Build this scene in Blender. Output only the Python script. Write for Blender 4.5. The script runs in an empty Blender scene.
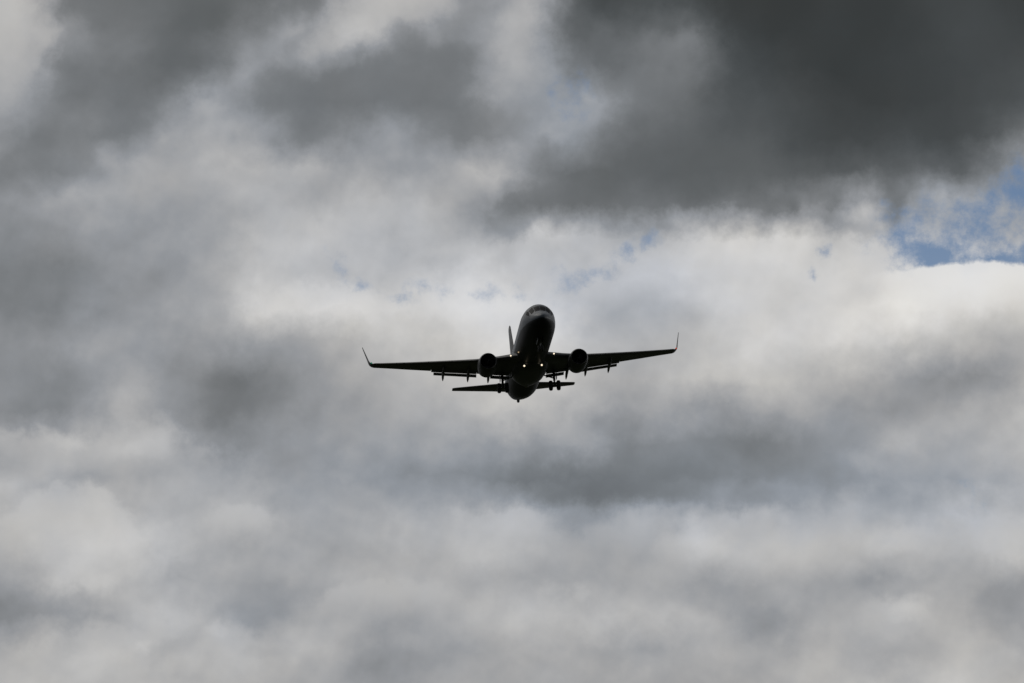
import bpy, bmesh, math
from mathutils import Vector, Matrix
R = math.radians
sc = bpy.context.scene
col = sc.collection

# ------------------------------------------------------------------ camera
PITCH = 13.5
cam = bpy.data.cameras.new('camera'); cam_o = bpy.data.objects.new('camera', cam); col.objects.link(cam_o)
cam.sensor_width = 36; cam.lens = 18 / math.tan(R(10)); cam.clip_end = 200000; cam.clip_start = 0.1
cam_o.location = (0, 0, 1.7); cam_o.rotation_euler = (R(90 + PITCH), 0, 0)
sc.camera = cam_o

# ------------------------------------------------------------------ light and exposure
SUN_EL, SUN_AZ = 56, -62          # behind the clouds, above and left of the aircraft
sun = bpy.data.lights.new('sun', 'SUN'); sun.energy = 0.5; sun.angle = R(40); sun.color = (1, .96, .9)
sun_o = bpy.data.objects.new('sun', sun); col.objects.link(sun_o)
sd = Vector((math.sin(R(SUN_AZ)) * math.cos(R(SUN_EL)), math.cos(R(SUN_AZ)) * math.cos(R(SUN_EL)), math.sin(R(SUN_EL))))
sun_o.rotation_euler = sd.to_track_quat('Z', 'Y').to_euler()
sc.view_settings.view_transform = 'Standard'; sc.view_settings.look = 'None'
sc.view_settings.exposure = 0; sc.view_settings.gamma = 1

# ------------------------------------------------------------------ sky: world nodes, all in directions of the sky
world = bpy.data.worlds.new('World'); sc.world = world; world.use_nodes = True
nt = world.node_tree; N = nt.nodes; L = nt.links; N.clear()

def inp(n, i, v):
    if v is None: return
    if isinstance(v, bpy.types.NodeSocket): L.new(v, n.inputs[i])
    else: n.inputs[i].default_value = v
def math_(op, a, b=None, c=None, clamp=False):
    n = N.new('ShaderNodeMath'); n.operation = op; n.use_clamp = clamp
    inp(n, 0, a); inp(n, 1, b); inp(n, 2, c); return n.outputs[0]
def vmath(op, a, b=None, out=0):
    n = N.new('ShaderNodeVectorMath'); n.operation = op; inp(n, 0, a)
    if b is not None: inp(n, 3 if op == 'SCALE' else 1, b)
    return n.outputs[1 if op == 'DOT_PRODUCT' else 0]
def smooth(x, a, b, lo=0.0, hi=1.0):
    n = N.new('ShaderNodeMapRange'); n.interpolation_type = 'SMOOTHSTEP'
    inp(n, 'Value', x); inp(n, 'From Min', a); inp(n, 'From Max', b); inp(n, 'To Min', lo); inp(n, 'To Max', hi)
    return n.outputs[0]
def mixf(f, a, b):
    n = N.new('ShaderNodeMix'); n.data_type = 'FLOAT'; inp(n, 0, f); inp(n, 2, a); inp(n, 3, b); return n.outputs[0]
def mixc(f, a, b):
    n = N.new('ShaderNodeMix'); n.data_type = 'RGBA'; inp(n, 0, f); inp(n, 6, a); inp(n, 7, b); return n.outputs[2]
def noise(vec, scale, detail=5, rough=.55, off=(0, 0, 0), col_=False, dist=0.0):
    m = vmath('ADD', vec, off) if any(off) else vec
    n = N.new('ShaderNodeTexNoise'); n.noise_dimensions = '3D'; inp(n, 'Vector', m)
    n.inputs['Scale'].default_value = scale; n.inputs['Detail'].default_value = detail
    n.inputs['Roughness'].default_value = rough; n.inputs['Distortion'].default_value = dist
    return n.outputs[1 if col_ else 0]
def comb(x, y, z=0.0):
    n = N.new('ShaderNodeCombineXYZ'); inp(n, 0, x); inp(n, 1, y); inp(n, 2, z); return n.outputs[0]
def sep(v):
    n = N.new('ShaderNodeSeparateXYZ'); inp(n, 0, v); return n.outputs

tc = N.new('ShaderNodeTexCoord'); D = tc.outputs['Generated']
c, s = math.cos(R(PITCH)), math.sin(R(PITCH))
x_ = vmath('DOT_PRODUCT', D, (1, 0, 0)); y_ = vmath('DOT_PRODUCT', D, (0, c, s)); z_ = vmath('DOT_PRODUCT', D, (0, -s, c))
# spherical coordinates about a fixed patch of the sky, in units of 1/2904 rad (a 50th of a degree)
K = 2903.7
az = math_('MULTIPLY', math_('ARCTAN2', x_, y_), K * 1.0)
el = math_('MULTIPLY', math_('ARCSINE', z_), K)
U = math_('ADD', az, 512.0); V = math_('SUBTRACT', 341.5, el)
P0 = comb(U, V)

# wind-torn shapes: shift the lookup by turbulence, coarse and fine
w1 = vmath('SCALE', vmath('SUBTRACT', noise(D, 30, 2, .5, (3.1, 0, 0), True), (.5, .5, .5)), 26.0)
w2 = vmath('SCALE', vmath('SUBTRACT', noise(D, 95, 5, .62, (0, 7.7, 0), True), (.5, .5, .5)), 40.0)
P = vmath('ADD', P0, vmath('MULTIPLY', vmath('ADD', w1, w2), (1, 1, 0)))
Pf = vmath('ADD', P0, vmath('MULTIPLY', vmath('ADD', vmath('SCALE', w2, 0.8), (0, 0, 0)), (1, 1, 0)))
su = sep(P)

# cloud brightness (display grey levels) every 32 x 34 units
G = [
[188,180,130,118,112,105,100,105,100,118,108,150,172,170,145,140,165,158,82,78,80,78,70,60,60,58,62,60,62,68,68,66,62],
[180,172,138,125,118,108,98,115,128,152,142,186,152,152,130,150,160,148,80,104,92,113,98,62,62,60,62,60,62,66,72,70,66],
[165,155,125,120,114,105,109,140,156,134,122,127,122,124,118,148,168,150,122,105,120,113,105,72,70,64,60,62,64,66,68,72,75],
[158,145,122,116,114,120,148,148,134,116,110,112,115,115,112,128,162,134,168,138,115,110,98,80,82,72,66,62,64,66,70,76,82],
[145,124,125,124,119,145,158,162,155,126,125,130,150,142,128,130,140,163,164,120,108,100,95,88,88,76,70,70,72,72,74,84,105],
[128,126,128,142,162,160,165,175,178,175,165,160,160,155,160,172,172,128,108,102,98,92,90,92,92,90,88,88,90,92,100,135,152],
[138,150,158,163,160,160,162,168,180,182,170,185,180,182,174,158,132,119,113,108,110,109,105,110,116,127,130,158,120,150,162,165,165],
[135,138,142,148,148,150,155,162,183,185,190,190,182,176,190,162,178,185,178,172,170,182,195,200,196,205,182,195,195,186,180,180,172],
[128,126,126,135,144,150,160,170,190,190,188,183,190,188,195,192,190,190,178,188,195,200,205,205,205,208,206,208,210,216,222,222,215],
[128,127,128,140,150,155,161,168,200,200,205,208,200,198,215,215,207,200,182,182,185,188,195,202,205,207,208,212,218,215,212,208,195],
[138,140,145,152,152,148,148,150,154,150,158,168,180,190,200,210,212,205,195,182,180,185,192,200,200,200,202,195,190,185,182,172,172],
[130,128,128,142,155,140,138,126,130,135,148,160,170,180,185,195,198,197,190,172,169,185,188,190,192,182,172,172,158,150,145,145,165],
[132,130,132,148,158,145,140,126,132,138,150,160,170,172,172,180,190,186,172,150,155,160,150,153,165,165,155,149,150,158,165,166,182],
[158,165,172,178,172,178,158,140,140,148,160,165,162,165,160,152,150,150,163,130,128,132,130,130,128,140,148,152,164,158,160,172,182],
[185,175,163,165,172,168,170,168,158,158,155,152,150,148,145,140,124,122,120,120,122,128,132,138,136,145,142,150,155,155,162,165,170],
[172,182,180,190,180,175,172,180,180,168,160,165,165,172,178,188,193,173,150,160,168,163,163,178,166,168,172,175,170,180,188,190,190],
[155,170,192,198,195,190,180,165,158,160,158,158,168,170,178,185,182,172,162,165,168,175,188,182,185,185,178,182,188,184,172,178,185],
[142,155,185,188,182,168,160,157,152,159,158,168,172,178,170,168,165,162,160,165,168,172,160,160,164,168,165,160,160,162,165,155,154],
[135,142,149,158,172,180,175,170,160,165,165,168,165,165,162,172,175,182,182,180,175,178,175,160,158,162,165,165,175,172,168,155,148],
[168,175,180,182,182,172,168,178,172,176,175,158,150,152,155,158,168,170,162,156,156,158,170,168,165,175,174,160,160,170,178,168,170],
[178,178,178,178,178,178,178,176,175,172,165,155,148,150,158,158,158,165,160,162,165,158,156,158,168,178,180,178,178,178,182,180,182]]
def hat3(a, b_, c_, d_, t):   # Catmull-Rom
    return .5*((2*b_) + (-a+c_)*t + (2*a-5*b_+4*c_-d_)*t*t + (-a+3*b_-3*c_+d_)*t**3)
def base(x, y):
    gx = max(0, min(32, x/32)); iy = max(0, min(20, round(y/(683/20)))); row = G[iy]
    ix = min(31, math.floor(gx)); c_ = lambda k: row[max(0, min(32, ix+k))]
    return hat3(c_(-1), c_(0), c_(1), c_(2), gx-ix)
# how cool (1) or warm (0) the grey is: x, y, rx, ry, amount
CO = [(640,492,160,20,.45),(965,498,80,30,.5),(850,505,80,20,.3),(45,487,60,12,.5),(250,625,40,20,.4),(600,285,60,45,.6),(700,300,140,60,.2),(950,225,80,40,.3),(560,480,330,60,.75),(250,110,300,90,.35),(380,250,160,60,.5),(130,560,200,200,.2),(620,290,150,60,.55),
      (900,480,200,50,.45),(960,220,90,60,.4),(600,600,500,90,.25),(60,290,200,120,.3),(570,110,40,50,.5),(850,80,400,120,.4)]
def cool(x, y):
    v = .08
    for bx, by, rx, ry, a in CO: v += a*math.exp(-((x-bx)/rx)**2-((y-by)/ry)**2)
    return min(1, v)

X0, X1, Y0, Y1, NC, NR = 0, 1024, 0, 683, 32, 21
tx = math_('DIVIDE', math_('SUBTRACT', su[0], float(X0)), float(X1-X0), clamp=True)
ty = math_('MULTIPLY', math_('SUBTRACT', su[1], float(Y0)), (NR-1)/(Y1-Y0))
ty = math_('MAXIMUM', math_('MINIMUM', ty, NR-1.0), 0.0)
acc = None
for j in range(NR):
    rn = N.new('ShaderNodeValToRGB'); cr = rn.color_ramp; cr.interpolation = 'CARDINAL'
    L.new(tx, rn.inputs[0])
    yy = Y0 + (Y1-Y0)*j/(NR-1)
    while len(cr.elements) < NC: cr.elements.new(.5)
    for i in range(NC): cr.elements[i].position = i/(NC-1)
    for i in range(NC):
        xx = X0 + (X1-X0)*i/(NC-1)
        cr.elements[i].color = (max(0, base(xx, yy))/255, cool(xx, yy), 0, 1)
    w = math_('SUBTRACT', 1.0, math_('ABSOLUTE', math_('SUBTRACT', ty, float(j))), clamp=True)
    t = vmath('SCALE', rn.outputs[0], w)
    acc = t if acc is None else vmath('ADD', acc, t)
ac = sep(acc); lum, coolf = ac[0], ac[1]

# beyond that patch: the same kind of broken overcast over the whole dome
far = math_('ADD', math_('MULTIPLY', math_('SUBTRACT', noise(D, 8, 7, .55), .5), 1.1), smooth(y_, .3, .97, .44, .6))
sunward = vmath('DOT_PRODUCT', D, tuple(sd))
far = math_('ADD', far, smooth(vmath('DOT_PRODUCT', D, (.915, .37, .16)), .86, .99, 0.0, .5))  # bright patch added to the unseen sky for the nose side to reflect
far = math_('ADD', far, smooth(sunward, .55, 1.0, 0.0, .3))
torn = math_('MAXIMUM', math_('MULTIPLY', math_('SUBTRACT', noise(D, 14, 5, .6, (6, 0, 6)), .5), 260.0), 0.0)
torn = math_('MULTIPLY', torn, math_('MAXIMUM', smooth(math_('ABSOLUTE', math_('SUBTRACT', U, 512.0)), 512.0, 560.0), smooth(math_('ABSOLUTE', math_('SUBTRACT', V, 341.0)), 342.0, 380.0)))
inside = math_('MULTIPLY', smooth(math_('ADD', math_('ABSOLUTE', math_('SUBTRACT', U, 512.0)), torn), 516.0, 680.0, 1.0, 0.0),
               smooth(math_('ADD', math_('ABSOLUTE', math_('SUBTRACT', V, 341.0)), torn), 345.0, 470.0, 1.0, 0.0))
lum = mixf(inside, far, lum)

# billows and wisps
def relief(scale, det, rough, step, off):     # billows lit from above: density minus density a little higher up
    a = noise(D, scale, det, rough, off); b = noise(vmath('ADD', D, (-step*.35, 0, step)), scale, det, rough, off)
    return math_('SUBTRACT', a, b)
fine = relief(22, 5, .45, .007, (0, 0, 5.5))
wisp = relief(60, 5, .5, .003, (9, 0, 0))
amp = smooth(lum, .24, .6, .03, 1.0)
lum = math_('ADD', lum, math_('MULTIPLY', math_('ADD', math_('MULTIPLY', fine, .3), math_('MULTIPLY', wisp, .10)), amp))

def blob(x, y, rx, ry, a=0.0, p=None):
    m = N.new('ShaderNodeMapping'); m.vector_type = 'TEXTURE'
    L.new(P if p is None else p, m.inputs[0]); m.inputs[1].default_value = (x, y, 0); m.inputs[2].default_value = (0, 0, R(a)); m.inputs[3].default_value = (rx, ry, 1)
    g = N.new('ShaderNodeTexGradient'); g.gradient_type = 'SPHERICAL'; L.new(m.outputs[0], g.inputs[0]); return g.outputs[1]
def union(lst, p=None):
    o = None
    for b in lst:
        v = blob(*b[:5], p=p)
        if len(b) > 5: v = math_('MULTIPLY', v, b[5])
        o = v if o is None else math_('MAXIMUM', o, v)
    return o
# banks with a definite rim: shapes, grey level, rim softness, raggedness, depth over which they fade below, strength
BANK = .62
ragged = math_('SUBTRACT', noise(D, 90, 7, .6, (2, 6, 1)), .5)
def bank(shapes, level, soft=.12, rag=.35, fade=None, strength=.8):
    global lum
    f = math_('SUBTRACT', math_('ADD', union(shapes, Pf), math_('MULTIPLY', ragged, rag)), .12)
    m = math_('MULTIPLY', smooth(f, .0, soft), BANK)
    if fade: m = math_('MULTIPLY', m, smooth(V, fade[0], fade[1], 1.0, 0.0))
    lum = mixf(math_('MULTIPLY', m, strength), lum, level/255)
bank([(20,40,58,80,0),(-10,60,50,120,0)], 187, .4, .45, (40,150), .9)
bank([(362,22,62,52,-10),(410,5,70,34,0),(330,52,60,30,-30)], 188, .5, .5, None, .8)
bank([(300,92,78,42,-8),(350,82,80,50,-5),(402,70,56,66,0),(440,78,46,58,10),(470,120,90,34,10)], 115, .5, .6, (80,160), .85)
bank([(150,10,130,60,0),(190,50,70,70,0)], 101, .5, .45, None, .7)
bank([(322,345,120,78,0),(400,352,60,62,0),(465,350,110,82,0)], 212, .22, .4, (288,345), .7)
bank([(720,330,215,130,-12),(840,300,130,100,0),(640,325,90,80,-30)], 200, .35, .45, (245,335), .55)
bank([(585,170,110,60,-15),(520,212,62,30,-38),(700,165,120,50,0)], 100, .45, .3, None, .5)
bank([(640,478,260,62,-5),(470,492,160,44,0),(800,455,120,50,-8)], 121, .8, .12, None, .5)
bank([(72,545,92,82,-5),(20,560,90,70,0)], 196, .2, .4, (505,590), .9)
bank([(30,475,110,62,0),(140,478,80,74,0),(225,500,90,60,20)], 184, .3, .45, (430,480), .95)
bank([(400,620,90,56,0),(350,622,60,46,0),(490,650,80,60,0)], 182, .25, .4, (588,622), 1.1)
bank([(238,524,52,30,0)], 187, .3, .4, (510,545), 1.0)
bank([(520,575,95,84,0),(620,580,95,86,0),(720,575,95,86,0),(815,580,70,80,0)], 179, .3, .4, (520,575), .9)
bank([(700,580,76,80,0),(790,580,95,66,0),(560,640,110,70,0)], 186, .35, .5, (535,590), .7)
bank([(905,565,120,52,-15),(990,555,80,60,0)], 190, .35, .5, (525,575), .8)
bank([(920,700,190,100,0),(890,615,50,35,0)], 180, .4, .5, (615,690), .7)
bank([(210,655,90,44,0),(110,660,120,52,0)], 185, .3, .5, (625,675), .8)
def touch(lst):
    """small local lighter and darker wisps: x, y, rx, ry, angle, change in grey levels"""
    global lum
    for x, y, rx, ry, a, d in lst:
        lum = math_('ADD', lum, math_('MULTIPLY', smooth(blob(x, y, rx, ry, a, Pf), 0.0, 1.0), d*.45/255))
touch([(985,322,60,26,-20,-28),(903,318,26,54,35,22),(868,288,34,22,-30,-20),(640,300,66,44,-30,-22),(760,248,60,24,0,16),(690,322,50,30,0,-16),(785,300,30,44,0,-16),(955,285,50,18,5,14),(560,330,24,40,0,16),(845,330,40,30,20,12),(620,496,120,18,0,-40),(760,500,70,16,-5,-34),(545,503,30,22,0,-20),(60,545,30,40,0,-8),(130,530,36,30,0,10),(700,540,46,26,30,24),(905,604,34,18,0,34),(560,598,46,20,0,16),(760,620,60,44,60,-18),(130,450,26,14,0,18),(75,440,30,14,0,14),(860,460,36,14,20,20),(245,395,60,50,0,-14),(620,42,60,26,0,16),(665,50,50,24,-25,16),(600,30,26,20,0,14),(700,45,50,20,10,22),
 (110,155,20,24,0,26),(205,100,26,34,20,22),(232,122,50,18,-30,14),(225,20,60,30,0,-10),(75,40,30,30,0,18),
 (292,40,44,16,-35,26),(315,22,38,12,-50,-18),(505,40,18,40,0,12),
 (790,206,10,14,10,-32),(850,228,46,16,20,-46),(893,212,26,14,-50,-40),(866,214,34,14,0,34),(840,200,30,16,0,-14),
 (500,205,70,40,-20,-16),(318,217,8,8,0,-14),(310,195,26,30,0,-12),(540,225,60,24,-10,16),(700,214,60,16,-5,20),
 (440,262,50,12,-10,-14),(300,330,80,20,0,-8),(420,325,50,14,10,-16),
 (905,440,40,22,-10,16),(930,425,26,12,0,12),(880,380,80,26,-25,-14),(960,375,60,40,0,-10),(600,400,30,22,0,22),(585,440,40,18,10,14),
 (130,395,60,26,-60,16),(120,412,50,30,0,10),(215,395,60,60,0,-12),(150,450,30,26,0,12),(60,440,30,20,0,10),
 (180,640,66,16,-24,-18),(225,612,50,16,-30,-16),(215,628,18,12,0,22),(148,646,22,12,0,20),(250,620,30,24,0,-18),(275,600,24,46,15,-16),(262,650,24,10,0,-14),
 (60,600,140,22,-3,-18),(110,478,110,18,-10,-12),(0,450,16,12,0,-12),
 (390,668,60,34,0,-14),(440,570,60,18,0,-8),(720,580,34,24,0,-12),(655,555,30,20,0,-8),(880,585,60,22,10,-18),(905,550,80,18,-20,-12),(950,560,60,30,0,-10),
 (990,600,50,60,0,-14),(780,620,60,26,-20,-12),(640,655,80,22,0,-10),(930,650,60,26,0,-12),(1000,545,40,30,0,10),
 (690,500,50,20,0,-8),(620,480,120,22,0,-8),(545,470,80,26,0,-8)])

# openings in the cloud where blue sky shows: x, y, rx, ry, angle, strength
GAPS = [(572,98,26,36,5,.8),(364,286,36,15,28,.85),(345,268,34,16,40,.5),(425,291,34,14,8,.55),(405,303,26,12,0,.65),(489,294,26,15,10,.9),(505,285,44,16,-10,.5),
        (650,243,22,15,-30,1.05),(628,252,26,15,-30,.8),(592,272,46,15,-14,.6),(562,290,24,30,0,.5),(515,296,26,12,0,.5),
        (975,235,120,66,-8,1.0),(930,260,66,30,10,1.35),(1010,195,80,44,-30,1.0),(1045,250,80,60,0,1.1),(905,235,60,46,0,.75),(985,262,90,22,2,1.2),
        (826,253,12,15,30,.7),(812,273,10,17,0,.75),(965,498,95,24,-12,.22)]
gap = math_('ADD', union(GAPS, Pf), math_('MULTIPLY', math_('SUBTRACT', noise(D, 85, 8, .68, (0, 2.2, 0)), .5), 2.4))
gap = smooth(gap, .12, 1.15)
gap = math_('MULTIPLY', gap, smooth(union([g[:5] for g in GAPS], Pf), .0, .25))

sky = N.new('ShaderNodeTexSky'); sky.sky_type = 'NISHITA'; sky.sun_disc = False
sky.sun_elevation = R(SUN_EL); sky.sun_rotation = R(SUN_AZ); sky.air_density = 1.3; sky.dust_density = .4; sky.ozone_density = 2.0
BG = 0.1
# cumulus heads in front of the blue, crisp upper edges: x, y, rx, ry, angle
edge = math_('MULTIPLY', math_('SUBTRACT', noise(D, 150, 6, .6, (4, 4, 0)), .5), .14)
cum = math_('SUBTRACT', math_('ADD', union([(985,368,190,112,4),(893,365,110,100,0)], P0), edge), .04)
fade = smooth(V, 275.0, 350.0, 1.0, 0.0)
cumm = math_('MULTIPLY', smooth(cum, .0, .05), smooth(U, 850.0, 925.0))
lum = mixf(math_('MULTIPLY', math_('MULTIPLY', cumm, fade), .8), lum, .872)
gap = math_('MULTIPLY', math_('MULTIPLY', gap, math_('SUBTRACT', 1.0, cumm)), smooth(U, 640.0, 850.0, .68, .92))

# grey level -> colour: darker cloud a touch green-grey, pale cloud warm, cool where thin
def tone(stops):
    rn = N.new('ShaderNodeValToRGB'); cr = rn.color_ramp; cr.interpolation = 'LINEAR'; L.new(lum, rn.inputs[0])
    while len(cr.elements) < len(stops): cr.elements.new(.5)
    for e, (p, _) in zip(cr.elements, stops): e.position = p
    for e, (p, rgb) in zip(cr.elements, stops):
        lin = [((v/255+.055)/1.055)**2.4 if v > 10 else v/255/12.92 for v in rgb]
        e.color = (*lin, 1)
    return rn.outputs[0]
warm_c = tone([(g/255, (g+w, g, g-b)) for g, w, b in [(2,0,0),(20,0,0),(40,-1,0),(60,-2,0),(80,-3,-1),(100,-3,-1),(125,-2,-2),(150,-1,-2),(170,1,1),(190,2,4),(210,3,5),(230,2,5),(250,1,3)]])
cool_c = tone([(g/255, (g-w, g, g+b)) for g, w, b in [(2,0,0),(20,1,1),(40,3,1),(60,5,2),(80,5,3),(100,4,4),(125,5,5),(150,6,8),(170,4,6),(190,3,6),(210,3,6),(230,2,5),(250,1,3)]])
cooln = math_('ADD', coolf, math_('MULTIPLY', math_('SUBTRACT', noise(D, 40, 4, .55, (1, 1, 8)), .5), .8), clamp=True)
cloud = vmath('SCALE', mixc(cooln, warm_c, cool_c), 1/BG)
skyc = vmath('MULTIPLY', sky.outputs[0], (.53, .56, .64))
final = mixc(gap, cloud, skyc)
bg = N.new('ShaderNodeBackground'); L.new(final, bg.inputs[0]); bg.inputs[1].default_value = BG
wo = N.new('ShaderNodeOutputWorld'); L.new(bg.outputs[0], wo.inputs[0])
world.cycles.sampling_method = 'MANUAL'; world.cycles.sample_map_resolution = 512

# ------------------------------------------------------------------ materials
def mat(name, base=(.5,.5,.5), rough=.5, metal=0, spec=.5, coat=0, noise_amp=.0, nscale=2.0, emit=None, estr=0):
    m = bpy.data.materials.new(name); m.use_nodes = True; t = m.node_tree; b = t.nodes['Principled BSDF']
    b.inputs['Base Color'].default_value = (*base, 1); b.inputs['Roughness'].default_value = rough
    b.inputs['Metallic'].default_value = metal; b.inputs['Specular IOR Level'].default_value = spec
    b.inputs['Coat Weight'].default_value = coat; b.inputs['Coat Roughness'].default_value = .08
    if emit: b.inputs['Emission Color'].default_value = (*emit, 1); b.inputs['Emission Strength'].default_value = estr
    if noise_amp:
        tcn = t.nodes.new('ShaderNodeTexCoord'); n = t.nodes.new('ShaderNodeTexNoise'); n.inputs['Scale'].default_value = nscale; n.inputs['Detail'].default_value = 5
        t.links.new(tcn.outputs['Object'], n.inputs['Vector'])
        mr = t.nodes.new('ShaderNodeMapRange'); mr.inputs['To Min'].default_value = 1-noise_amp; mr.inputs['To Max'].default_value = 1+noise_amp
        t.links.new(n.outputs[0], mr.inputs[0])
        v = t.nodes.new('ShaderNodeVectorMath'); v.operation = 'SCALE'; v.inputs[0].default_value = base; t.links.new(mr.outputs[0], v.inputs[3])
        t.links.new(v.outputs[0], b.inputs['Base Color'])
        r2 = t.nodes.new('ShaderNodeMapRange'); r2.inputs['To Min'].default_value = max(0, rough-.1); r2.inputs['To Max'].default_value = rough+.1
        t.links.new(n.outputs[0], r2.inputs[0]); t.links.new(r2.outputs[0], b.inputs['Roughness'])
    return m
WING = mat('grey_wing_paint', (.045,.047,.05), .5, noise_amp=.25, nscale=1.3)
FLAP = mat('flap_metal', (.045,.045,.045), .5, noise_amp=.2)
DARK = mat('dark_blue_paint', (.018,.02,.026), .45, coat=.0, noise_amp=.2)
NAC = mat('engine_cowl_paint', (.018,.02,.024), .5, coat=.0, noise_amp=.2)
METAL = mat('bare_metal', (.12,.12,.125), .4, metal=1, noise_amp=.1, nscale=4)
GEAR = mat('landing_gear_metal', (.06,.06,.06), .4, metal=.3, noise_amp=.2, nscale=6)
RUB = mat('tyre_rubber', (.02,.02,.02), .8, noise_amp=.2)
GLASS = mat('cockpit_glass', (.002,.002,.003), .45, spec=.08)
FAN = mat('fan_blade_metal', (.08,.08,.085), .35, metal=.8)
LAMP = mat('landing_light_lens', (1,.9,.75), .2, emit=(1, .84, .62), estr=1.4)
LAMP2 = mat('dim_light_lens', (1,.8,.5), .2, emit=(1, .72, .42), estr=.45)
RED = mat('red_position_light', (.5,.02,.01), .2, emit=(1, .12, .06), estr=.35)
GREEN = mat('green_position_light', (.01,.3,.15), .2, emit=(.1, 1, .6), estr=.12)
TAILL = mat('white_tail_light', (.3,.3,.3), .2)

# fuselage livery: pale grey upper hull, dark blue belly whose edge sweeps up behind the nose
FUS = bpy.data.materials.new('fuselage_livery'); FUS.use_nodes = True
def fus_mat():
    t = FUS.node_tree; n = t.nodes; l = t.links; b = n['Principled BSDF']
    tcn = n.new('ShaderNodeTexCoord'); sp = n.new('ShaderNodeSeparateXYZ'); l.new(tcn.outputs['Object'], sp.inputs[0])
    def M(op, a, b_=None, c_=None):
        q = n.new('ShaderNodeMath'); q.operation = op
        for i, v in enumerate((a, b_, c_)):
            if v is None: continue
            if isinstance(v, bpy.types.NodeSocket): l.new(v, q.inputs[i])
            else: q.inputs[i].default_value = v
        return q.outputs[0]
    # boundary height: low at the nose, rising gently aft of the cockpit
    rise = n.new('ShaderNodeMapRange'); rise.interpolation_type = 'SMOOTHSTEP'
    l.new(sp.outputs[1], rise.inputs[0]); rise.inputs['From Min'].default_value = -20; rise.inputs['From Max'].default_value = -11
    rise.inputs['To Min'].default_value = -.75; rise.inputs['To Max'].default_value = -.35
    h = M('SUBTRACT', sp.outputs[2], rise.outputs[0])
    f = n.new('ShaderNodeMapRange'); l.new(h, f.inputs[0]); f.inputs['From Min'].default_value = -.02; f.inputs['From Max'].default_value = .02
    nz = n.new('ShaderNodeTexNoise'); nz.inputs['Scale'].default_value = 1.5; nz.inputs['Detail'].default_value = 6; l.new(tcn.outputs['Object'], nz.inputs['Vector'])
    mx = n.new('ShaderNodeMix'); mx.data_type = 'RGBA'; l.new(f.outputs[0], mx.inputs[0])
    mx.inputs[6].default_value = (.013,.015,.018,1); mx.inputs[7].default_value = (.032,.044,.06,1)
    k = n.new('ShaderNodeMapRange'); k.inputs['To Min'].default_value = .75; k.inputs['To Max'].default_value = 1.25; l.new(nz.outputs[0], k.inputs[0])
    # panel joints round the hull every 1.6 m
    fr = M('FRACT', M('DIVIDE', sp.outputs[1], 1.6)); pj = M('GREATER_THAN', M('ABSOLUTE', M('SUBTRACT', fr, .5)), .494)
    kk = M('MULTIPLY', k.outputs[0], M('SUBTRACT', 1.0, M('MULTIPLY', pj, .35)))
    v = n.new('ShaderNodeVectorMath'); v.operation = 'SCALE'; l.new(mx.outputs[2], v.inputs[0]); l.new(kk, v.inputs[3]); l.new(v.outputs[0], b.inputs['Base Color'])
    b.inputs['Roughness'].default_value = .5; b.inputs['Specular IOR Level'].default_value = .2; f2 = n.new('ShaderNodeMath'); f2.operation = 'MULTIPLY'; l.new(f.outputs[0], f2.inputs[0]); f2.inputs[1].default_value = .35; l.new(f2.outputs[0], b.inputs['Coat Weight']); b.inputs['Coat Roughness'].default_value = .22
fus_mat()

# ------------------------------------------------------------------ ground
def mesh_obj(name, bm, m, parent=None, smooth_=True):
    bmesh.ops.recalc_face_normals(bm, faces=bm.faces)
    me = bpy.data.meshes.new(name); bm.to_mesh(me); bm.free()
    o = bpy.data.objects.new(name, me); col.objects.link(o); me.materials.append(m)
    for p in me.polygons: p.use_smooth = smooth_
    if smooth_: me.set_sharp_from_angle(angle=R(38))
    o.parent = parent
    return o
gm = bpy.data.materials.new('field_grass'); gm.use_nodes = True
t = gm.node_tree; b = t.nodes['Principled BSDF']; b.inputs['Roughness'].default_value = .95; b.inputs['Specular IOR Level'].default_value = .1
tcn = t.nodes.new('ShaderNodeTexCoord'); n1 = t.nodes.new('ShaderNodeTexNoise'); n1.inputs['Scale'].default_value = .02; n1.inputs['Detail'].default_value = 12
t.links.new(tcn.outputs['Object'], n1.inputs['Vector']); cr = t.nodes.new('ShaderNodeValToRGB')
cr.color_ramp.elements[0].color = (.012,.018,.007,1); cr.color_ramp.elements[1].color = (.045,.05,.024,1); cr.color_ramp.elements[0].position = .35; cr.color_ramp.elements[1].position = .7
t.links.new(n1.outputs[0], cr.inputs[0]); t.links.new(cr.outputs[0], b.inputs['Base Color'])
bm = bmesh.new(); rings = [0, 60, 400, 3000, 20000, 90000]; prev = [bm.verts.new((0, 0, 0))]
for r in rings[1:]:
    cur = [bm.verts.new((r*math.cos(a*math.tau/48), r*math.sin(a*math.tau/48), 0)) for a in range(48)]
    for i in range(48):
        j = (i+1) % 48
        if len(prev) == 1: bm.faces.new((prev[0], cur[i], cur[j]))
        else: bm.faces.new((prev[i], cur[i], cur[j], prev[j]))
    prev = cur
g = mesh_obj('ground', bm, gm); g['kind'] = 'structure'

# ------------------------------------------------------------------ aircraft; local frame: X to its left wing, Y aft (station - 20), Z up
plane = bpy.data.objects.new('airliner', None); col.objects.link(plane)
plane['label'] = 'dark twin-engine jet airliner on final approach with wheels and flaps down'
plane['category'] = 'airplane'
POSE = Matrix(((0.994818, -0.073051, -0.070714, 1.6291), (0.076313, 0.996087, 0.044587, 312.5501), (0.067180, -0.049752, 0.996500, 74.2809), (0, 0, 0, 1)))
plane.matrix_world = POSE

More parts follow.
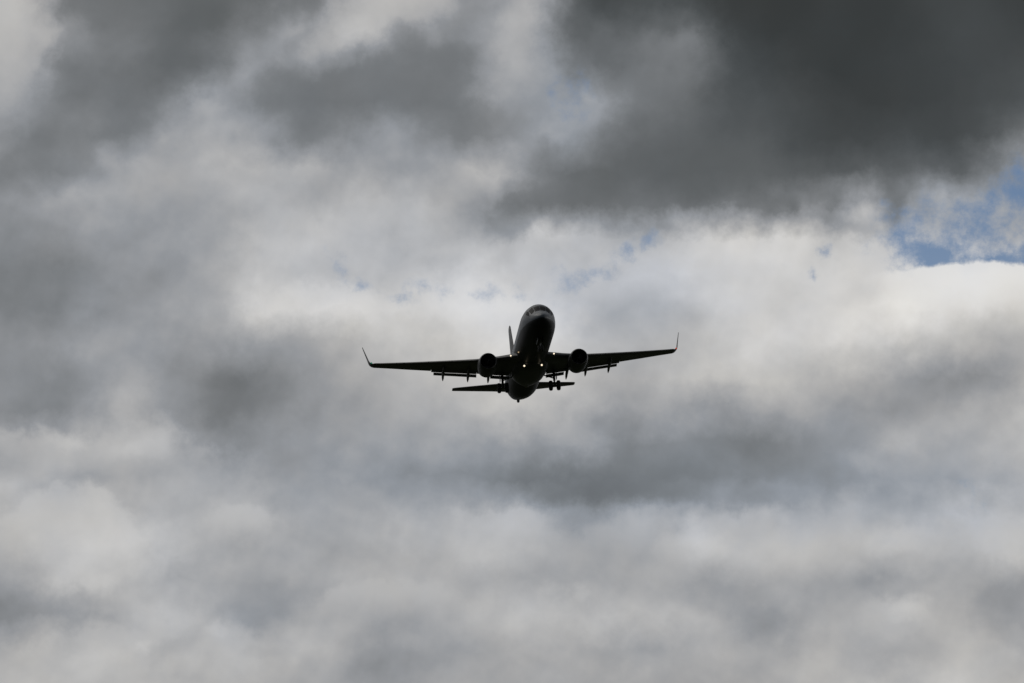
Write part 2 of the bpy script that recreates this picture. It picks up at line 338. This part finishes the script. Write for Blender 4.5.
def V3(x, st, z): return Vector((x, st-20, z))
def loft(secs, closed_ends=True):
    """secs: list of rings (same count) of Vectors"""
    bm = bmesh.new(); rs = [[bm.verts.new(v) for v in r] for r in secs]; n = len(rs[0])
    for a, b_ in zip(rs, rs[1:]):
        for i in range(n):
            j = (i+1) % n; bm.faces.new((a[i], a[j], b_[j], b_[i]))
    if closed_ends:
        bm.faces.new(rs[0]); bm.faces.new(rs[-1])
    return bm
def interp(tab, x):
    for a, b_ in zip(tab, tab[1:]):
        if x <= b_[0]:
            t = (x-a[0])/(b_[0]-a[0]) if b_[0] > a[0] else 0
            t = max(0, t); return [p+(q-p)*t for p, q in zip(a[1:], b_[1:])]
    return list(tab[-1][1:])
# station, top, bottom, half width
FT = [(0,-.62,-.64,.01),(.05,-.47,-.80,.17),(.15,-.36,-.93,.30),(.35,-.2,-1.1,.5),(.7,.02,-1.32,.76),(1.1,.24,-1.5,.99),(1.5,.48,-1.64,1.17),(2.0,.98,-1.77,1.36),(2.5,1.36,-1.87,1.5),
      (3.2,1.65,-1.97,1.65),(4.2,1.86,-2.05,1.78),(5.5,1.97,-2.08,1.86),(7,2.0,-2.08,1.88),(26,2.0,-2.08,1.88),(27.5,2.0,-1.95,1.86),(29,2.0,-1.68,1.78),(31,1.98,-1.22,1.55),(33,1.94,-.7,1.24),
      (35,1.86,-.16,.88),(36.5,1.72,.3,.6),(37.5,1.55,.62,.4),(38.0,1.4,.8,.28),(38.05,1.3,.88,.2)]
def fus_ring(st, off=0.0, n=40):
    tp, bt, hw = interp(FT, st); cz = (tp+bt)/2; hz = (tp-bt)/2
    return [V3((hw+off)*math.cos(a), st, cz+(hz+off)*math.sin(a)) for a in [i*math.tau/n for i in range(n)]]
sts = sorted(set([f[0] for f in FT] + [8+i*1.5 for i in range(12)] + [.02,.1,.24,.5,.9,1.3,1.75,2.25,2.8,3.7,4.8,28.2,30,32,34]))
fus = mesh_obj('fuselage', loft([fus_ring(s_) for s_ in sts]), FUS, plane)

def hull_patch(st0, st1, a0, a1, off=.012, ns=5, na=5, skew=0.0):
    """a panel lying on the hull between two stations and two angles (degrees)"""
    bm = bmesh.new(); gr = []
    for lay in (off, -.03):
        g_ = []
        for i in range(ns+1):
            row = []
            for k in range(na+1):
                a = R(a0+(a1-a0)*k/na); st = st0+(st1-st0)*i/ns + skew*k/na
                tp, bt, hw = interp(FT, st); row.append(bm.verts.new(V3((hw+lay)*math.cos(a), st, (tp+bt)/2+((tp-bt)/2+lay)*math.sin(a))))
            g_.append(row)
        for i in range(ns):
            for k in range(na): bm.faces.new((g_[i][k], g_[i+1][k], g_[i+1][k+1], g_[i][k+1]))
        gr.append(g_)
    A, B = gr
    for i in range(ns):
        bm.faces.new((A[i][0], B[i][0], B[i+1][0], A[i+1][0])); bm.faces.new((A[i][na], A[i+1][na], B[i+1][na], B[i][na]))
    for k in range(na):
        bm.faces.new((A[0][k], A[0][k+1], B[0][k+1], B[0][k])); bm.faces.new((A[ns][k], B[ns][k], B[ns][k+1], A[ns][k+1]))
    return bm
for sx in (1, -1):
    for s0, s1, a0, a1, sk in ((1.45,2.25,63,89.2,.0),(1.5,2.35,38,61,.1),(1.8,2.6,20,36,.25)):
        if sx < 0: a0, a1 = 180-a0, 180-a1
        mesh_obj('cockpit_window', hull_patch(s0, s1, a0, a1, skew=sk), GLASS, fus)
    a0, a1 = (-8, 38) if sx > 0 else (188, 142)
    d = mesh_obj('cabin_door', hull_patch(5.0, 5.85, a0, a1, .008), FUS, fus)

# wing-to-body fairing
def fairing():
    tab = [(11.6,.05,.02),(12.2,.8,.18),(13.2,1.45,.32),(14.5,1.85,.42),(17,2.0,.46),(20,2.0,.46),(22,1.85,.38),(23.5,1.4,.22),(24.8,.7,.06),(25.4,.1,.01)]; tab = [(12.4+(a-11.6)*.76, b_, c_*.85) for a, b_, c_ in tab]
    rings = []
    for st in [12.4+(q-11.6)*.76 for q in [11.6,11.9,12.2,12.7,13.2,13.8,14.5,15.5,17,18.5,20,21,22,22.8,23.5,24.2,24.8,25.4]]:
        hw, dp = interp(tab, st)
        rings.append([V3(hw*math.cos(a)*(1.0), st, -1.1+(min(0, math.sin(a))*(.96+dp)+max(0, math.sin(a))*.5)) for a in [i*math.tau/32 for i in range(32)]])
    return loft(rings)
mesh_obj('wing_fairing', fairing(), DARK, plane)

# aerofoil lofting
def foil(chord, tc_, n=14, camber=.02):
    pts = []
    for i in range(n+1):
        x = (1-math.cos(math.pi*i/n))/2
        y = 5*tc_*(.2969*math.sqrt(x)-.126*x-.3516*x*x+.2843*x**3-.1015*x**4); pts.append((x, y+camber*math.sin(math.pi*x)))
    lo = []
    for i in range(n-1, 0, -1):
        x = (1-math.cos(math.pi*i/n))/2
        y = 5*tc_*(.2969*math.sqrt(x)-.126*x-.3516*x*x+.2843*x**3-.1015*x**4); lo.append((x, -y*.9+camber*math.sin(math.pi*x)))
    return [(x*chord, y*chord) for x, y in pts+lo]
def wing_ring(sx, y, le, chord, z, tc_, inc=1.0, tilt=0.0, camber=.02):
    ci, si = math.cos(R(inc)), math.sin(R(inc)); ct, st_ = math.cos(R(tilt)), math.sin(R(tilt))
    out = []
    for a, b_ in foil(chord, tc_, camber=camber):
        aft = a*ci+b_*si; up = -a*si+b_*ci
        out.append(V3(sx*(y-up*st_), le+aft, z+up*ct))
    return out
# lateral, leading edge, chord, z, thickness
WT = [(1.2,12.5,8.2,-1.15,.145),(2.0,13.0,7.75,-1.07,.145),(3.5,14.1,6.7,-.9,.135),(5.4,15.5,5.4,-.62,.125),(6.0,15.9,5.1,-.52,.12),(8,17.0,4.35,-.2,.115),(10.6,18.4,3.5,.22,.11),(13,19.7,2.75,.62,.105),(15.2,20.85,2.1,1.0,.1),(16.75,21.7,1.7,1.28,.1)]
def wsec(y): return interp(WT, y)
for sx in (1, -1):
    ys = sorted(set([w[0] for w in WT]+[2.0,2.06,4.34,4.4,5.55,5.61,7,9.3,10.5,10.55,11.8,14.1]))
    def cut(y):      # the fixed wing ends ahead of its trailing edge where the flaps have run out
        return .8 if 2.05 < y < 4.36 or 5.6 < y < 10.52 else 1.0
    w = mesh_obj('wing', loft([wing_ring(sx, y, wsec(y)[0], wsec(y)[1]*cut(y), wsec(y)[2], wsec(y)[3]/cut(y)**.5) for y in ys]), WING, plane)
    # blended winglet
    wl = [(16.75,21.7,1.7,1.25,0),(17.0,21.95,1.55,1.36,25),(17.2,22.2,1.42,1.55,50),(17.31,22.5,1.28,1.82,68),(17.4,22.85,1.12,2.2,76),(17.58,23.4,.9,2.9,76),(17.75,23.9,.68,3.55,76),(17.85,24.25,.5,3.95,76)]
    mesh_obj('winglet', loft([wing_ring(sx, a, b_, c_, d_, .085, 0, tl, 0.0) for a, b_, c_, d_, tl in wl]), WING, w)
    # trailing-edge flaps, two slotted segments each, drooped
    for y0, y1 in ((2.05,4.35),(5.6,10.5)):
        for nm, back, drop, ch, ang in (('flap', .0, -.02, .8, 11), ('aft_flap', .78, .17, .52, 24)):
            rings = []
            for y in (y0, (y0+y1)/2, y1):
                yy = min(y, y1-.25) if nm == 'aft_flap' else y
                yy = max(yy, y0)
                le, ch0, z, tk = wsec(yy); k = .75+.25*(ch0/5)
                te = le+ch0*.8+.16; zt = z-ch0*.8*math.sin(R(1))
                rings.append(wing_ring(sx, yy, te-.12+back*k, ch*k, zt-drop*k, .15, ang, 0, .02))
            mesh_obj(nm, loft(rings), FLAP, w)
    # leading-edge slats, drooped ahead of the wing
    for y0, y1 in ((5.9,8.4),(8.5,10.9),(11,13.5),(13.6,16.2)):
        rings = []
        for y in (y0, (y0+y1)/2, y1):
            le, ch0, z, tk = wsec(y); rings.append(wing_ring(sx, y, le-.16, .13*ch0+.12, z-.10, .2, -22, 0, .03))
        mesh_obj('slat', loft(rings), FLAP, w)
    # flap track canoes, tails drooped
    for y in (4.35, 6.55, 9.25):
        le, ch0, z, tk = wsec(y); te = le+ch0; zt = z-.03*ch0
        te -= .2*ch0; path = [(te-2.1,zt-.12,.03),(te-1.6,zt-.2,.12),(te-.8,zt-.26,.17),(te-.1,zt-.3,.19),(te+.5,zt-.38,.18),(te+1.1,zt-.56,.15),(te+1.5,zt-.68,.09),(te+1.7,zt-.78,.02)]
        rings = [[V3(sx*y+r*.85*math.cos(a), st, zz+r*1.25*math.sin(a)) for a in [i*math.tau/12 for i in range(12)]] for st, zz, r in path]
        mesh_obj('flap_track_fairing', loft(rings), WING, w)
    # wing-root landing light
    def lens(nm, x, st, z, r, m, par):
        bm = bmesh.new(); bmesh.ops.create_uvsphere(bm, u_segments=14, v_segments=8, radius=r)
        bmesh.ops.scale(bm, vec=(1, .6, 1), verts=bm.verts); bmesh.ops.translate(bm, vec=V3(x, st, z), verts=bm.verts)
        return mesh_obj(nm, bm, m, par)
    lens('landing_light', sx*2.35, 13.15, -1.0, .085, LAMP, w)
    lens('position_light', sx*17.05, 21.95, 1.42, .09, RED if sx > 0 else GREEN, w)

    # engine
    def rev(profile, x, st0, z0, n=36, flat=0.0):
        rings = []
        for st, r in profile:
            rr = []
            for i in range(n):
                a = i*math.tau/n; q = r
                zz = math.sin(a)*q
                if zz < 0: zz *= (1-flat)
                rr.append(V3(x+math.cos(a)*q, st0+st, z0+zz))
            rings.append(rr)
        return rings
    ex, es, ez = sx*4.92, 11.9, -1.84
    e = mesh_obj('engine', loft(rev([(.12,.78),(.03,.83),(0,.87),(.03,.92),(.25,.98),(.8,1.03),(1.6,1.05),(2.6,1.02),(3.4,.93),(3.7,.84),(3.65,.79),(2.6,.8),(1.0,.79),(.12,.78)], ex, es, ez, flat=.04), False), NAC, plane)
    mesh_obj('intake_lip', loft(rev([(.13,.775),(.03,.825),(-.012,.87),(.03,.927),(.2,.975),(.2,.96),(.1,.9),(.13,.775)], ex, es, ez, flat=.04), False), METAL, e)
    bm = bmesh.new()     # fan: 24 twisted blades on a dark disc
    disc = [bm.verts.new(V3(ex+.785*math.cos(i*math.tau/36), es+1.05, ez+.785*math.sin(i*math.tau/36)*.97)) for i in range(36)]; bm.faces.new(disc)
    for i in range(24):
        a = i*math.tau/24; q = []
        for r, da, ds in ((.2,-.12,.75),(.2,.12,.9),(.77,.11,.98),(.77,-.06,.72)):
            q.append(bm.verts.new(V3(ex+r*math.cos(a+da), es+ds, ez+r*math.sin(a+da)*.97)))
        bm.faces.new(q)
    mesh_obj('fan', bm, FAN, e, False)
    mesh_obj('spinner', loft(rev([(.35,.01),(.45,.09),(.6,.17),(.85,.25),(1.02,.26)], ex, es, ez)), FAN, e)
    mesh_obj('exhaust_nozzle', loft(rev([(2.4,.72),(3.3,.66),(4.0,.5),(4.4,.4),(4.38,.36),(4.0,.3),(4.5,.26),(5.0,.05)], ex, es, ez)), METAL, e)
    pr = []
    for st, zt, zb, hw in ((12.7,-.72,-.78,.03),(13.4,-.6,-.9,.14),(14.6,-.62,-1.1,.2),(15.8,-.95,-1.5,.2),(17.2,-1.12,-1.55,.16),(18.4,-1.2,-1.35,.04)):
        pr.append([V3(ex+hw, st, zt), V3(ex-hw, st, zt), V3(ex-hw, st, zb), V3(ex+hw, st, zb)])
    mesh_obj('pylon', loft(pr), WING, e)

    # tailplane
    mesh_obj('tailplane', loft([wing_ring(sx, a, b_, c_, d_, .1, -1, 0, 0.0) for a, b_, c_, d_ in ((.4,32.9,4.4,1.35),(2.5,34.2,3.35,1.62),(4.8,35.65,2.4,1.92),(7.0,37.05,1.45,2.2),(7.17,37.3,1.1,2.22))]), WING, plane)

    # main landing gear
    def tube(p, q, r0, r1=None, n=12):
        r1 = r0 if r1 is None else r1; d_ = (q-p).normalized(); u = d_.orthogonal().normalized(); v = d_.cross(u)
        return [[c_+(u*math.cos(i*math.tau/n)+v*math.sin(i*math.tau/n))*r for i in range(n)] for c_, r in ((p, r0), (q, r1))]
    def tubes(lst):
        bm = bmesh.new()
        for args in lst:
            r = tube(*args); rs = [[bm.verts.new(v) for v in k] for k in r]; n = len(rs[0])
            for i in range(n): bm.faces.new((rs[0][i], rs[0][(i+1) % n], rs[1][(i+1) % n], rs[1][i]))
            bm.faces.new(rs[0]); bm.faces.new(rs[1])
        return bm
    def wheel(x, st, z, r, hw, par):
        pr_ = [(-hw*.6, r*.52), (-hw*.95, r*.62), (-hw, r*.8), (-hw*.8, r*.94), (-hw*.35, r), (hw*.35, r), (hw*.8, r*.94), (hw, r*.8), (hw*.95, r*.62), (hw*.6, r*.52)]
        rings = [[V3(x+a, st+rr*math.cos(i*math.tau/28), z+rr*math.sin(i*math.tau/28)) for i in range(28)] for a, rr in pr_]
        o = mesh_obj('wheel', loft(rings), RUB, par)
        return o
    gx, gs, gz = sx*2.86, 19.6, -2.82
    mg = mesh_obj('main_landing_gear', tubes([(V3(gx, gs-.1, -1.2), V3(gx, gs, -2.3), .15, .13), (V3(gx, gs, -2.2), V3(gx, gs, gz), .085), (V3(gx-.42, gs, gz), V3(gx+.42, gs, gz), .08),
        (V3(gx, gs, -2.0), V3(gx-sx*1.35, gs, -1.5), .07), (V3(gx, gs, -2.0), V3(gx, gs-1.1, -1.45), .06), (V3(gx, gs+.14, -2.15), V3(gx, gs+.34, -2.5), .04), (V3(gx, gs+.34, -2.5), V3(gx, gs+.08, gz), .04)]), GEAR, plane)
    for k in (-.43, .43): wheel(gx+k, gs, gz, .565, .2, mg)
    pr = [[V3(gx+sx*(.24+o), gs+a, zz) for a, o in ((-.42,0),(.42,0),(.42,.04),(-.42,.04))] for zz in (-1.35, -2.1)]
    mesh_obj('gear_door', loft(pr), DARK, mg)

# fin, rudder line, dorsal fillet
def fin_ring(z, le, ch, th):
    return [V3(b_, le+a, z) for a, b_ in foil(ch, th, camber=0)]
fin = mesh_obj('tail_fin', loft([fin_ring(*q) for q in ((1.6,28.2,9.0,.035),(2.05,30.6,6.75,.06),(2.6,31.6,6.0,.085),(4.5,33.1,4.95,.09),(6.8,34.9,3.75,.09),(9.2,36.55,2.5,.09),(9.4,36.9,2.0,.06))]), DARK, plane)
# nose gear
ng = mesh_obj('nose_landing_gear', tubes([(V3(0, 3.7, -1.7), V3(0, 3.95, -2.5), .09, .08), (V3(0, 3.93, -2.4), V3(0, 4.0, -2.95), .055), (V3(-.2, 4.0, -2.95), V3(.2, 4.0, -2.95), .05), (V3(0, 3.9, -2.3), V3(0, 4.9, -1.8), .045)]), METAL, plane)
for k in (-.2, .2): wheel(k, 4.0, -2.95, .34, .09, ng)
for sx in (1, -1):
    mesh_obj('gear_door', loft([[V3(sx*(.3+o), 4.0+a, zz) for a, o in ((-.9,0),(.9,0),(.9,.03),(-.9,.03))] for zz in (-1.95, -2.35)]), DARK, ng)
    lens('landing_light', sx*.95, 13.3, -2.17, .1, LAMP, plane)
lens('runway_light', -1.65, 11.4, -1.15, .07, LAMP2, plane)
lens('tail_light', 0, 38.1, 1.1, .1, TAILL, plane)
mesh_obj('tail_skid', loft([[V3(r*math.cos(i*math.tau/10), 33.2+r*1.6*math.sin(i*math.tau/10), z) for i in range(10)] for z, r in ((-.5,.2),(-.75,.17),(-.88,.15),(-.95,.07))]), DARK, fus)
for st, z, h in ((7.5, -2.06, .3), (9.6, -2.06, .22)):
    mesh_obj('antenna', loft([[V3(x, st+a, zz) for a, x in ((0,0),(.18,.02),(.4-(k*.1),0),(.18,-.02))] for k, zz in ((0, z+.03), (1, z-h))]), DARK, fus)
